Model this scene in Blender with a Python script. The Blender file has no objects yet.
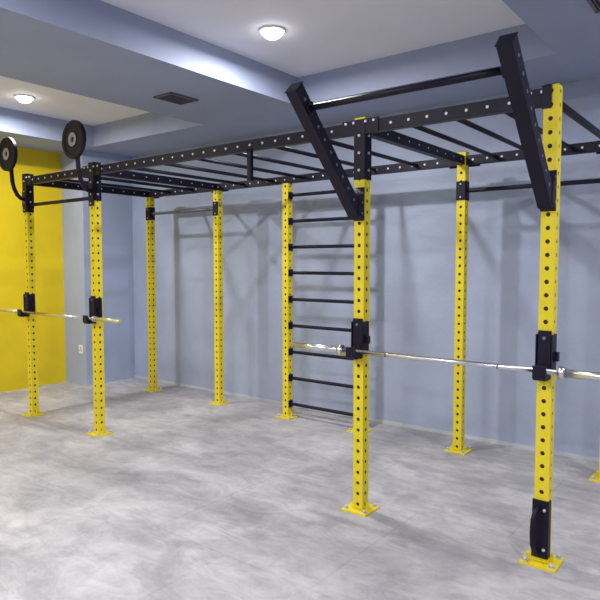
import bpy, bmesh, math
from mathutils import Vector, Matrix

sc = bpy.context.scene
sc.view_settings.view_transform = 'Standard'

# ------------------------------------------------------------ materials
def new_mat(name):
    m = bpy.data.materials.new(name); m.use_nodes = True
    nt = m.node_tree; b = nt.nodes['Principled BSDF']
    return m, nt, b

def paint(name, col, rough=.5, metal=0., var=.06, scale=6., bump=0., bscale=80., spec=.5):
    m, nt, b = new_mat(name)
    tc = nt.nodes.new('ShaderNodeTexCoord')
    n = nt.nodes.new('ShaderNodeTexNoise'); n.inputs['Scale'].default_value = scale
    n.inputs['Detail'].default_value = 8; n.inputs['Roughness'].default_value = .6
    nt.links.new(tc.outputs['Object'], n.inputs['Vector'])
    r = nt.nodes.new('ShaderNodeValToRGB')
    r.color_ramp.elements[0].position = .36; r.color_ramp.elements[1].position = .64
    r.color_ramp.elements[0].color = [c*(1-var) for c in col]+[1]
    r.color_ramp.elements[1].color = [min(1, c*(1+var)) for c in col]+[1]
    nt.links.new(n.outputs['Fac'], r.inputs['Fac'])
    nt.links.new(r.outputs['Color'], b.inputs['Base Color'])
    b.inputs['Roughness'].default_value = rough
    b.inputs['Metallic'].default_value = metal
    b.inputs['Specular IOR Level'].default_value = spec
    if bump:
        n2 = nt.nodes.new('ShaderNodeTexNoise'); n2.inputs['Scale'].default_value = bscale
        nt.links.new(tc.outputs['Object'], n2.inputs['Vector'])
        bp = nt.nodes.new('ShaderNodeBump'); bp.inputs['Strength'].default_value = bump
        bp.inputs['Distance'].default_value = .01
        nt.links.new(n2.outputs['Fac'], bp.inputs['Height'])
        nt.links.new(bp.outputs['Normal'], b.inputs['Normal'])
    return m

M_YEL = paint('yellow_powder_coat', (.80, .65, .025), .42, var=.03, spec=.35)
M_BLK = paint('black_powder_coat', (.008, .006, .018), .45, var=.15, spec=.25)
M_DARK = paint('tube_shade_core', (.03, .022, .01), .9)  # shade of the hollow tube put into a dark base colour
M_STEEL = paint('chrome_steel', (.72, .73, .76), .28, 1., var=.05)
M_BOLT = paint('zinc_bolt', (.60, .60, .66), .4, .3, var=.05)
M_GOLD = paint('brass_sleeve', (.66, .60, .32), .35, .6, var=.05)
M_RUB = paint('black_rubber', (.012, .01, .016), .6, spec=.3)
M_GREY = paint('grey_hub', (.36, .34, .38), .5, .3)
M_WALL = paint('blue_grey_wall_paint', (.355, .415, .56), .62, var=.085, scale=1.6, bump=.2, bscale=35)
M_COL = paint('pale_blue_column_paint', (.38, .44, .59), .62, var=.05, scale=1.8, bump=.15, bscale=45)
M_WYEL = paint('yellow_wall_paint', (.76, .57, .006), .55, var=.06, scale=1.5, bump=.1, bscale=60)
M_CEIL = paint('white_ceiling_paint', (.80, .80, .87), .8, var=.02, scale=2)
M_BEAM = paint('blue_beam_paint', (.32, .37, .51), .7, var=.05, scale=1.5)
M_WHITE = paint('white_plastic', (.82, .82, .84), .4)
M_TRIM = paint('cement_trim', (.50, .52, .57), .7)
M_VENT = paint('vent_grille_metal', (.16, .15, .17), .5, .3)
M_VENTD = paint('vent_slot_dark', (.03, .02, .025), .8)
M_LGREY = paint('grey_bar_coat', (.10, .10, .13), .4, .3)

def emis(name, col, s):
    m, nt, b = new_mat(name)
    b.inputs['Emission Color'].default_value = (*col, 1)
    b.inputs['Emission Strength'].default_value = s
    return m
M_LAMP = emis('downlight_lens', (1, .98, .96), 18)

def floor_mat():
    m, nt, b = new_mat('dusty_concrete')
    N = nt.nodes.new; Lk = nt.links.new
    tc = N('ShaderNodeTexCoord')
    def noise(scale, detail, rough, stretch, rot, p0, c0, p1, c1, dist=0.):
        mp = N('ShaderNodeMapping'); mp.inputs['Scale'].default_value = stretch; mp.inputs['Rotation'].default_value = (0, 0, rot)
        n = N('ShaderNodeTexNoise'); n.inputs['Scale'].default_value = scale; n.inputs['Detail'].default_value = detail
        n.inputs['Roughness'].default_value = rough; n.inputs['Distortion'].default_value = dist
        Lk(tc.outputs['Object'], mp.inputs['Vector']); Lk(mp.outputs['Vector'], n.inputs['Vector'])
        r = N('ShaderNodeValToRGB'); e = r.color_ramp.elements
        e[0].position = p0; e[0].color = (*c0, 1); e[1].position = p1; e[1].color = (*c1, 1)
        Lk(n.outputs['Fac'], r.inputs['Fac']); return n, r
    def mul(a, c):
        mx = N('ShaderNodeMix'); mx.data_type = 'RGBA'; mx.blend_type = 'MULTIPLY'; mx.inputs['Factor'].default_value = 1
        Lk(a, mx.inputs['A']); Lk(c, mx.inputs['B']); return mx.outputs['Result']
    _, r1 = noise(.8, 8, .6, (1, 1.5, 1), -.55, .38, (.40, .395, .425), .62, (.60, .59, .61), .6)
    n2, r2 = noise(6, 10, .75, (1, 1, 1), 0, .38, (.82, .82, .83), .60, (1, 1, 1))
    _, r3 = noise(2.4, 10, .8, (1, 2.2, 1), .65, .42, (.80, .795, .80), .56, (1, 1, 1), 1.0)
    col = mul(mul(r1.outputs['Color'], r2.outputs['Color']), r3.outputs['Color'])
    br = N('ShaderNodeTexBrick'); br.offset = .5; br.inputs['Scale'].default_value = 1
    br.inputs['Brick Width'].default_value = 1.2; br.inputs['Row Height'].default_value = 1.2
    br.inputs['Mortar Size'].default_value = .014; br.inputs['Mortar Smooth'].default_value = 1
    br.inputs['Color1'].default_value = (1, 1, 1, 1); br.inputs['Color2'].default_value = (.93, .93, .935, 1)
    br.inputs['Mortar'].default_value = (.86, .86, .86, 1)
    Lk(tc.outputs['Object'], br.inputs['Vector'])
    col = mul(col, br.outputs['Color'])
    Lk(col, b.inputs['Base Color'])
    b.inputs['Roughness'].default_value = .55
    b.inputs['Specular IOR Level'].default_value = .35
    bp = N('ShaderNodeBump'); bp.inputs['Strength'].default_value = .08; bp.inputs['Distance'].default_value = .01
    Lk(n2.outputs['Fac'], bp.inputs['Height']); Lk(bp.outputs['Normal'], b.inputs['Normal'])
    return m
M_FLOOR = floor_mat()

# ------------------------------------------------------------ mesh builder
class B:
    def __init__(s): s.bm = bmesh.new(); s.mats = []
    def mi(s, m):
        if m not in s.mats: s.mats.append(m)
        return s.mats.index(m)
    def face(s, vs, m, smooth=False):
        try: f = s.bm.faces.new(vs)
        except ValueError: return
        f.material_index = s.mi(m); f.smooth = smooth
    def frame(s, p0, p1, up=None):
        d = (p1-p0).normalized()
        up = Vector(up) if up else (Vector((0, 0, 1)) if abs(d.z) < .9 else Vector((0, 1, 0)))
        x = d.cross(up).normalized(); y = x.cross(d).normalized()
        return d, x, y
    def box(s, c, size, m):
        c = Vector(c); h = Vector(size)/2
        v = [s.bm.verts.new(c+Vector((sx*h.x, sy*h.y, sz*h.z))) for sx in(-1, 1) for sy in(-1, 1) for sz in(-1, 1)]
        for q in((0, 1, 3, 2), (4, 6, 7, 5), (0, 4, 5, 1), (2, 3, 7, 6), (0, 2, 6, 4), (1, 5, 7, 3)):
            s.face([v[i] for i in q], m)
    def obox(s, p0, p1, w, h, m, up=None):
        p0 = Vector(p0); p1 = Vector(p1); d, x, y = s.frame(p0, p1, up)
        v = [s.bm.verts.new(p+x*a*w/2+y*b*h/2) for p in(p0, p1) for a, b in((-1, -1), (1, -1), (1, 1), (-1, 1))]
        for i in range(4): s.face([v[i], v[(i+1) % 4], v[4+(i+1) % 4], v[4+i]], m)
        s.face(v[3::-1], m); s.face(v[4:], m)
    def cyl(s, p0, p1, r, m, n=16, r1=None, cap=True):
        p0 = Vector(p0); p1 = Vector(p1); d, x, y = s.frame(p0, p1)
        r1 = r if r1 is None else r1
        a = []; b = []
        for i in range(n):
            t = 2*math.pi*i/n; o = x*math.cos(t)+y*math.sin(t)
            a.append(s.bm.verts.new(p0+o*r)); b.append(s.bm.verts.new(p1+o*r1))
        for i in range(n): s.face([a[i], a[(i+1) % n], b[(i+1) % n], b[i]], m, True)
        if cap: s.face(a[::-1], m); s.face(b, m)
    def tube(s, pts, r, m, n=12):
        pts = [Vector(p) for p in pts]; rings = []
        for k, p in enumerate(pts):
            t = (pts[min(k+1, len(pts)-1)]-pts[max(k-1, 0)]).normalized()
            x = t.cross(Vector((1, 0, 0)))
            if x.length < .2: x = t.cross(Vector((0, 0, 1)))
            x.normalize(); y = t.cross(x)
            rings.append([s.bm.verts.new(p+(x*math.cos(2*math.pi*i/n)+y*math.sin(2*math.pi*i/n))*r) for i in range(n)])
        for a, b in zip(rings, rings[1:]):
            for i in range(n): s.face([a[i], a[(i+1) % n], b[(i+1) % n], b[i]], m, True)
        s.face(rings[0][::-1], m); s.face(rings[-1], m)
    def lathe(s, c, axis, prof, m, n=40, capm=None):
        c = Vector(c); d = Vector(axis).normalized(); _, x, y = s.frame(Vector((0, 0, 0)), d)
        R = [[s.bm.verts.new(c+d*h+(x*math.cos(2*math.pi*i/n)+y*math.sin(2*math.pi*i/n))*r) for i in range(n)] for h, r, _m in prof]
        for k in range(len(R)-1):
            mm = prof[k][2] or m
            for i in range(n): s.face([R[k][i], R[k][(i+1) % n], R[k+1][(i+1) % n], R[k+1][i]], mm, False)
        s.face(R[0][::-1], m); s.face(R[-1], m)
    def extr(s, prof, x0, x1, m):
        a = [s.bm.verts.new((x0, y, z)) for y, z in prof]; b = [s.bm.verts.new((x1, y, z)) for y, z in prof]
        n = len(prof)
        for i in range(n): s.face([a[i], a[(i+1) % n], b[(i+1) % n], b[i]], m)
        s.face(a[::-1], m); s.face(b, m)
    def perf(s, p0, p1, w, pitch, hr, m, mi):
        p0 = Vector(p0); p1 = Vector(p1); d, x, y = s.frame(p0, p1)
        L = (p1-p0).length; k = max(1, round(L/pitch)); seg = L/k; n = 12
        ang = [2*math.pi*(i+.5)/n for i in range(n)]
        for nx, t in((x, y), (y, x), (-x, y), (-y, x)):
            for j in range(k):
                c = p0+d*(seg*(j+.5))+nx*w/2
                out = []; ri = []; dp = []
                for i in range(n):
                    a = ang[i]; ca, sa = math.cos(a), math.sin(a); f = 1/max(abs(ca), abs(sa))
                    ox, oy = ca*f, sa*f
                    if abs(ox) > .7 and abs(oy) > .7: ox = math.copysign(1, ox); oy = math.copysign(1, oy)
                    out.append(s.bm.verts.new(c+t*ox*w/2+d*oy*seg/2))
                    ri.append(s.bm.verts.new(c+t*ca*hr+d*sa*hr))
                    dp.append(s.bm.verts.new(c+t*ca*hr+d*sa*hr-nx*.004))
                for i in range(n):
                    i2 = (i+1) % n
                    s.face([out[i], out[i2], ri[i2], ri[i]], m)
                    s.face([ri[i], ri[i2], dp[i2], dp[i]], m)
        s.obox(p0, p1, w-.008, w-.008, mi)  # solid core behind the holes, coloured to stand in for interior shade
        e = d*.004
        s.obox(p1-e, p1, w, w, m); s.obox(p0, p0+e, w, w, m)
    def make(s, name, parent=None, bevel=0):
        me = bpy.data.meshes.new(name)
        bmesh.ops.recalc_face_normals(s.bm, faces=s.bm.faces)
        s.bm.to_mesh(me); s.bm.free()
        for m in s.mats: me.materials.append(m)
        o = bpy.data.objects.new(name, me); sc.collection.objects.link(o)
        if parent: o.parent = parent
        if bevel:
            md = o.modifiers.new('bevel', 'BEVEL'); md.width = bevel; md.segments = 2; md.limit_method = 'ANGLE'
        return o
def empty(name):
    o = bpy.data.objects.new(name, None); sc.collection.objects.link(o); o.empty_display_size = .1; return o

# ------------------------------------------------------------ room shell
HC, HB = 3.415, 3.15
XL, XR, YN, YB = -7.75, 4.2, -4.5, 5.46
def slab(name, lo, hi, m):
    b = B(); b.box([(a+c)/2 for a, c in zip(lo, hi)], [c-a for a, c in zip(lo, hi)], m); return b.make(name)
slab('floor', (XL-.2, YN-.2, -.15), (XR+.2, YB+.2, 0), M_FLOOR)
slab('ceiling', (XL-.2, YN-.2, HC), (XR+.2, YB+.2, HC+.15), M_CEIL)
slab('wall_back', (XL-.2, YB, 0), (XR+.2, YB+.2, HC), M_WALL)
slab('wall_left', (XL-.2, YN, 0), (XL, YB, HC), M_WYEL)
slab('wall_right', (XR, YN, 0), (XR+.2, YB, HC), M_WALL)
slab('wall_front', (XL-.2, YN-.2, 0), (XR+.2, YN, HC), M_WALL)
slab('wall_column', (XL, 4.67, 0), (-7.25, YB, HB), M_COL)
bm_ = B()
YE = 4.67
def bb(lo, hi): bm_.box([(a+c)/2 for a, c in zip(lo, hi)], [c-a for a, c in zip(lo, hi)], M_BEAM)
bb((XL, YE, HB), (XR, YB, HC))
bb((XL, YN, HB), (XR, YN+.8, HC))
for x0, x1 in((XL, -6.98), (-4.95, -3.64), (-1.28, 0.0), (2.6, XR)):
    bb((x0, YN+.8, HB), (x1, YE, HC))
bm_.make('ceiling_beam_grid')
slab('baseboard_back', (-7.25, YB-.012, 0), (XR, YB, .03), M_TRIM)

def downlight(x, y, power):
    b = B()
    prof = [(0, .098, M_WHITE), (.012, .098, M_WHITE), (.014, .084, M_WHITE), (.010, .080, M_LAMP)]
    for k in range(1, 6):
        t = k/6*math.pi/2
        prof.append((.010+.055*math.sin(t), .080*math.cos(t), M_LAMP))
    b.lathe((x, y, HC), (0, 0, -1), prof, M_LAMP, 32)
    o = b.make('recessed_downlight')
    l = bpy.data.lights.new('downlight_bulb', 'AREA'); l.shape = 'DISK'; l.size = .14; l.energy = power
    l.color = (1, .968, .96)
    lo = bpy.data.objects.new('downlight_bulb', l); sc.collection.objects.link(lo)
    lo.location = (x, y, HC-.08); lo.parent = o
for x, y, p in((-3.07, 3.62, 50), (-6.35, 3.42, 50), (-3.07, 1.0, 38), (-6.35, .8, 44), (-3.07, -1.7, 48), (-6.35, -1.9, 50), (.9, 3.5, 40), (.9, 1.0, 48), (.9, -1.7, 50), (1.9, -.2, 50), (-2.2, -.3, 40)):  # first two hang in view; the rest are unseen, added as fill light
    downlight(x, y, p)

def vent(x, y, w, l):
    b = B(); z = HB
    b.box((x, y, z-.004), (w, l, .008), M_VENTD)
    for sx in(-1, 1): b.box((x+sx*w/2, y, z-.008), (.02, l+.02, .016), M_VENT)
    for sy in(-1, 1): b.box((x, y+sy*l/2, z-.008), (w+.02, .02, .016), M_VENT)
    n = 7
    for i in range(1, n): b.box((x-w/2+w*i/n, y, z-.009), (.006, l, .010), M_VENT)
    b.make('air_vent_grille')
vent(-4.34, 3.77, .22, .30)
vent(-.80, 3.88, .16, .26)

def outlet(c):
    b = B(); x, y, z = c
    b.box((x+.005, y, z), (.01, .086, .12), M_WHITE)
    b.box((x+.012, y, z+.02), (.006, .012, .022), M_VENTD)
    b.box((x+.012, y-.016, z-.018), (.006, .01, .018), M_VENTD); b.box((x+.012, y+.016, z-.018), (.006, .01, .018), M_VENTD)
    return b.make('wall_power_outlet', bevel=.002)
o = outlet((0, 0, 0)); o.rotation_euler = (0, 0, -math.pi/2); o.location = (-7.36, 4.67, .49)

# ------------------------------------------------------------ rig
rig = empty('crossfit_power_rack_rig')
YF, YK, T = 3.42, 5.04, 2.6
W = .075
XA, XBp, XC, XD, XG, XG2 = -.953, -2.133, -5.105, -6.324, -4.07, -3.16
ZB = 2.525

def post(x, y, top, nm):
    b = B()
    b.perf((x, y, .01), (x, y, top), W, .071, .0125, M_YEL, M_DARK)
    b.box((x, y, .006), (.19, .19, .012), M_YEL)
    for sx in(-1, 1):
        for sy in(-1, 1):
            b.cyl((x+sx*.07, y+sy*.07, .012), (x+sx*.07, y+sy*.07, .016), .016, M_BOLT)
            b.cyl((x+sx*.07, y+sy*.07, .016), (x+sx*.07, y+sy*.07, .034), .010, M_BOLT, 6)
    for sx in(-1, 1):
        b.extr([(y-.003, .012), (y+.003, .012), (y+.003, .06), (y-.003, .06)], x+sx*.0375, x+sx*.06, M_YEL)
    b.make(nm, rig)
for i, (x, y, t) in enumerate([(XA, YF, T-.01), (XBp, YF, T-.01), (XC, YF, 2.49), (XD, YF, 2.49),
                               (XA, YK, T), (XBp, YK, T), (XG2, YK, 2.49), (XG, YK, 2.49), (XC, YK, 2.49), (XD, YK, 2.49)]):
    post(x, y, t, 'upright_post_%d' % (i+1))

b = B()
def beam_x(x0, x1, y, z):
    b.box(((x0+x1)/2, y, z), (x1-x0, .06, W), M_BLK)
    n = int((x1-x0)/.12)
    for i in range(n):
        x = x0+(x1-x0)*(i+.5)/n
        for s in(-1, 1): b.cyl((x, y+s*.030, z), (x, y+s*.034, z), .0095, M_BOLT, 10)
def beam_y(x, y0, y1, z):
    b.box((x, (y0+y1)/2, z), (.06, y1-y0, W), M_BLK)
    n = int((y1-y0)/.15)
    for i in range(n):
        y = y0+(y1-y0)*(i+.5)/n
        for s in(-1, 1): b.cyl((x+s*.030, y, z), (x+s*.034, y, z), .007, M_BOLT, 10)
h = W/2
for y in(YF, YK):
    beam_x(XD-h, XBp-h, y, ZB); beam_x(XBp+h, XA-h, y, ZB)
for x in(XBp, XC, XD): beam_y(x, YF+h, YK-h, ZB)
b.cyl((XA, YF+h, ZB-.01), (XA, YK-h, ZB-.01), .022, M_BLK, 16)
for x in(XA, XBp, XC, XD):
    for y, s in((YF, -1), (YK, 1)):
        for dx in(-.075, .075):
            if (x == XA and dx > 0) or (x == XD and dx < 0): continue
            b.box((x+dx*.9, y+s*.034, ZB), (.14, .008, .10), M_BLK)
            for q in(-.03, .03): b.cyl((x+dx+q, y+s*.038, ZB+.03), (x+dx+q, y+s*.046, ZB+.03), .010, M_BOLT, 6)
for x, z0, z1 in((XC, 2.24, 2.60), (XD, 2.24, 2.60), (XBp, 2.19, 2.56)):
    b.box((x, YF, (z0+z1)/2), (.084, .084, z1-z0), M_BLK)
    for k in range(3):
        z = z0+.06+k*.11
        b.cyl((x, YF-.042, z), (x, YF-.050, z), .010, M_BOLT, 6)
        b.cyl((x+.042, YF, z), (x+.050, YF, z), .010, M_BOLT, 6)
b.box((XA-.02, YF-.042, ZB), (.05, .009, .12), M_BLK)
b.box((-3.12, YF, 2.385), (.035, .035, .24), M_BLK)
b.box((-3.12, YF, 2.50), (.09, .075, .012), M_BLK)
b.make('top_frame_beams', rig, .003)

b = B()
def rung(x): b.cyl((x, YF+.03, ZB), (x, YK-.03, ZB), .0165, M_BLK, 14)
for i in range(2): rung(XD+.41*(i+1))
for i in range(6): rung(XC+(XBp-XC)*(i+1)/7)
for i in range(3): rung(XBp+(XA-XBp)*(i+1)/4)
b.make('monkey_bars', rig)

b = B()
for x0, x1, y, z, mt in((XD, XC, YF, 2.27, M_BLK), (XD, XC, YK, 2.28, M_LGREY), (XBp, XA, YK, 2.27, M_BLK)):
    b.cyl((x0+h, y, z), (x1-h, y, z), .018, mt, 16)
    for x, s in((x0+h, 1), (x1-h, -1)):
        b.box((x+s*.004, y, z), (.008, .072, .16), M_BLK)
        b.box((x-s*h, y-.041, z), (.083, .008, .16), M_BLK)
        for q in(-.055, .055): b.cyl((x-s*h, y-.045, z+q), (x-s*h, y-.053, z+q), .008, M_BOLT, 6)
b.make('pull_up_bars', rig, .002)

b = B()
for z in(.15, .43, .71, .99, 1.27, 1.55, 1.82, 2.09, 2.36):
    b.cyl((XG+h, YK, z), (XG2-h, YK, z), .0175, M_BLK, 16)
    for x, s in((XG+h, 1), (XG2-h, -1)):
        b.box((x+s*.004, YK, z), (.010, .07, .075), M_BLK)
b.make('stall_bar_rungs', rig, .002)

b = B()
for x in(XA, XBp):
    p0 = Vector((x, 3.345, 1.965)); p1 = Vector((x, 2.70, 2.62)); d = (p1-p0).normalized()
    b.obox(p0, p1, .072, .080, M_BLK, up=(0, 0, 1))
    b.obox(p1, p1+d*.006, .080, .088, M_BLK, up=(0, 0, 1))
    b.extr([(3.382, 1.925), (3.382, 2.14), (3.31, 2.05), (3.31, 1.965)], x-.040, x+.040, M_BLK)
    for z in(1.97, 2.04, 2.10):
        for s in(-1, 1): b.cyl((x+s*.040, 3.35, z), (x+s*.047, 3.35, z), .009, M_VENT, 6)
    for k in range(9):
        c = p0+d*(.12+k*.09)
        for s in(-1, 1): b.cyl(c+Vector((s*.036, 0, 0)), c+Vector((s*.037, 0, 0)), .010, M_VENT, 10)
b.make('muscle_up_arms', rig, .003)
b = B()
b.cyl((XBp+h, 2.80, 2.525), (XA-h, 2.80, 2.525), .019, M_BLK, 16)
b.cyl((XBp+h, 2.80, 2.525), (XBp+h+.01, 2.80, 2.525), .036, M_BLK, 16)
b.cyl((XA-h, 2.80, 2.525), (XA-h-.01, 2.80, 2.525), .036, M_BLK, 16)
b.make('muscle_up_crossbar', rig)

def jcup(x, z, nm):
    b = B(); y = YF-W/2-.002
    w = .034
    b.extr([(y, z-.06), (y, z+.20), (y-.012, z+.20), (y-.018, z+.03), (y-.018, z-.015),
            (y-.030, z-.026), (y-.070, z-.026), (y-.088, z+.02), (y-.100, z+.02), (y-.100, z-.045), (y-.085, z-.06)], x-w, x+w, M_BLK)
    for s in(-1, 1): b.box((x+s*.041, y+.02, z+.08), (.006, .085, .20), M_BLK)
    b.cyl((x, y-.010, z+.16), (x, y-.024, z+.16), .010, M_VENT, 6)
    b.box((x+.05, y+.03, z+.06), (.03, .03, .05), M_BLK)
    b.make(nm, rig, .002)
jcup(XA, 1.09, 'j_cup_1'); jcup(XBp, 1.09, 'j_cup_2'); jcup(XC, 1.14, 'j_cup_3'); jcup(XD, 1.14, 'j_cup_4')

b = B(); y = YF-W/2
b.box((XA, y-.006, .20), (.082, .012, .32), M_BLK)
for s in(-1, 1): b.box((XA+s*.041, y+.012, .20), (.006, .048, .32), M_BLK)
b.tube([(XA-.01, y-.01, .32), (XA-.015, y-.05, .31), (XA-.02, y-.075, .27), (XA-.02, y-.085, .20), (XA-.02, y-.075, .13), (XA-.015, y-.05, .08), (XA-.01, y-.01, .07)], .013, M_BLK)
for z in(.09, .31): b.cyl((XA+.022, y-.012, z), (XA+.022, y-.020, z), .009, M_BOLT, 6)
b.make('band_holder_bracket', rig, .002)

# ------------------------------------------------------------ barbells
def barbell(xc, y, z, sleeve, sr=.025, L=2.18):
    b = B(); r = .014; s_l = .41; hl = L/2; hs = hl-s_l
    b.cyl((xc-hs, y, z), (xc+hs, y, z), r, M_STEEL, 18)
    for s in(-1, 1):
        b.cyl((xc+s*hs, y, z), (xc+s*(hs+.03), y, z), sr*1.5, M_STEEL, 24)
        b.cyl((xc+s*(hs+.03), y, z), (xc+s*hl, y, z), sr, sleeve, 24)
        b.cyl((xc+s*hl, y, z), (xc+s*(hl+.006), y, z), sr*.85, sleeve, 24)
    for s in(-1, 1):
        b.cyl((xc+s*.35, y, z), (xc+s*.36, y, z), r+.0008, M_VENT, 18)
    b.make('barbell')
YJ = YF-W/2-.002-.050
barbell(-1.543, YJ, 1.09-.026+.014, M_STEEL, .023)
barbell(-5.72, YJ, 1.14-.026+.014, M_GOLD, .018)

# ------------------------------------------------------------ ball targets
def target(x):
    b = B(); c = Vector((x, 3.21, 2.78)); R = .175
    b.lathe(c+Vector((0, .02, 0)), (0, -1, 0),
            [(0, R*.96, None), (.006, R, None), (.034, R, None), (.040, R*.96, None), (.040, R*.80, None), (.030, R*.74, None),
             (.030, R*.40, None), (.040, R*.36, M_GREY), (.040, R*.16, M_GREY), (.030, R*.14, None)], M_RUB, 48)
    b.tube([(x, YF-.04, 2.33), (x, YF-.08, 2.335), (x, YF-.12, 2.37), (x, YF-.15, 2.43), (x, YF-.168, 2.50), (x, YF-.175, 2.60), (x, YF-.175, 2.78)], .021, M_BLK)
    b.box((x, YF-.046, 2.33), (.075, .008, .16), M_BLK)
    b.cyl((x, YF-.175, 2.78), (x, 3.235, 2.78), .05, M_BLK)
    b.make('wall_ball_target')
target(XC); target(XD)

# ------------------------------------------------------------ world + camera
w = bpy.data.worlds.new('world'); sc.world = w; w.use_nodes = True
w.node_tree.nodes['Background'].inputs[0].default_value = (.5, .55, .7, 1)
w.node_tree.nodes['Background'].inputs[1].default_value = .1

cam = bpy.data.cameras.new('camera'); co = bpy.data.objects.new('camera', cam); sc.collection.objects.link(co)
cam.sensor_width = 36; cam.lens = 609.73/600*36; cam.clip_start = .02
co.location = (0, 0, 1.65)
co.rotation_euler = (math.pi/2-.0601, 0, .6589)
sc.camera = co
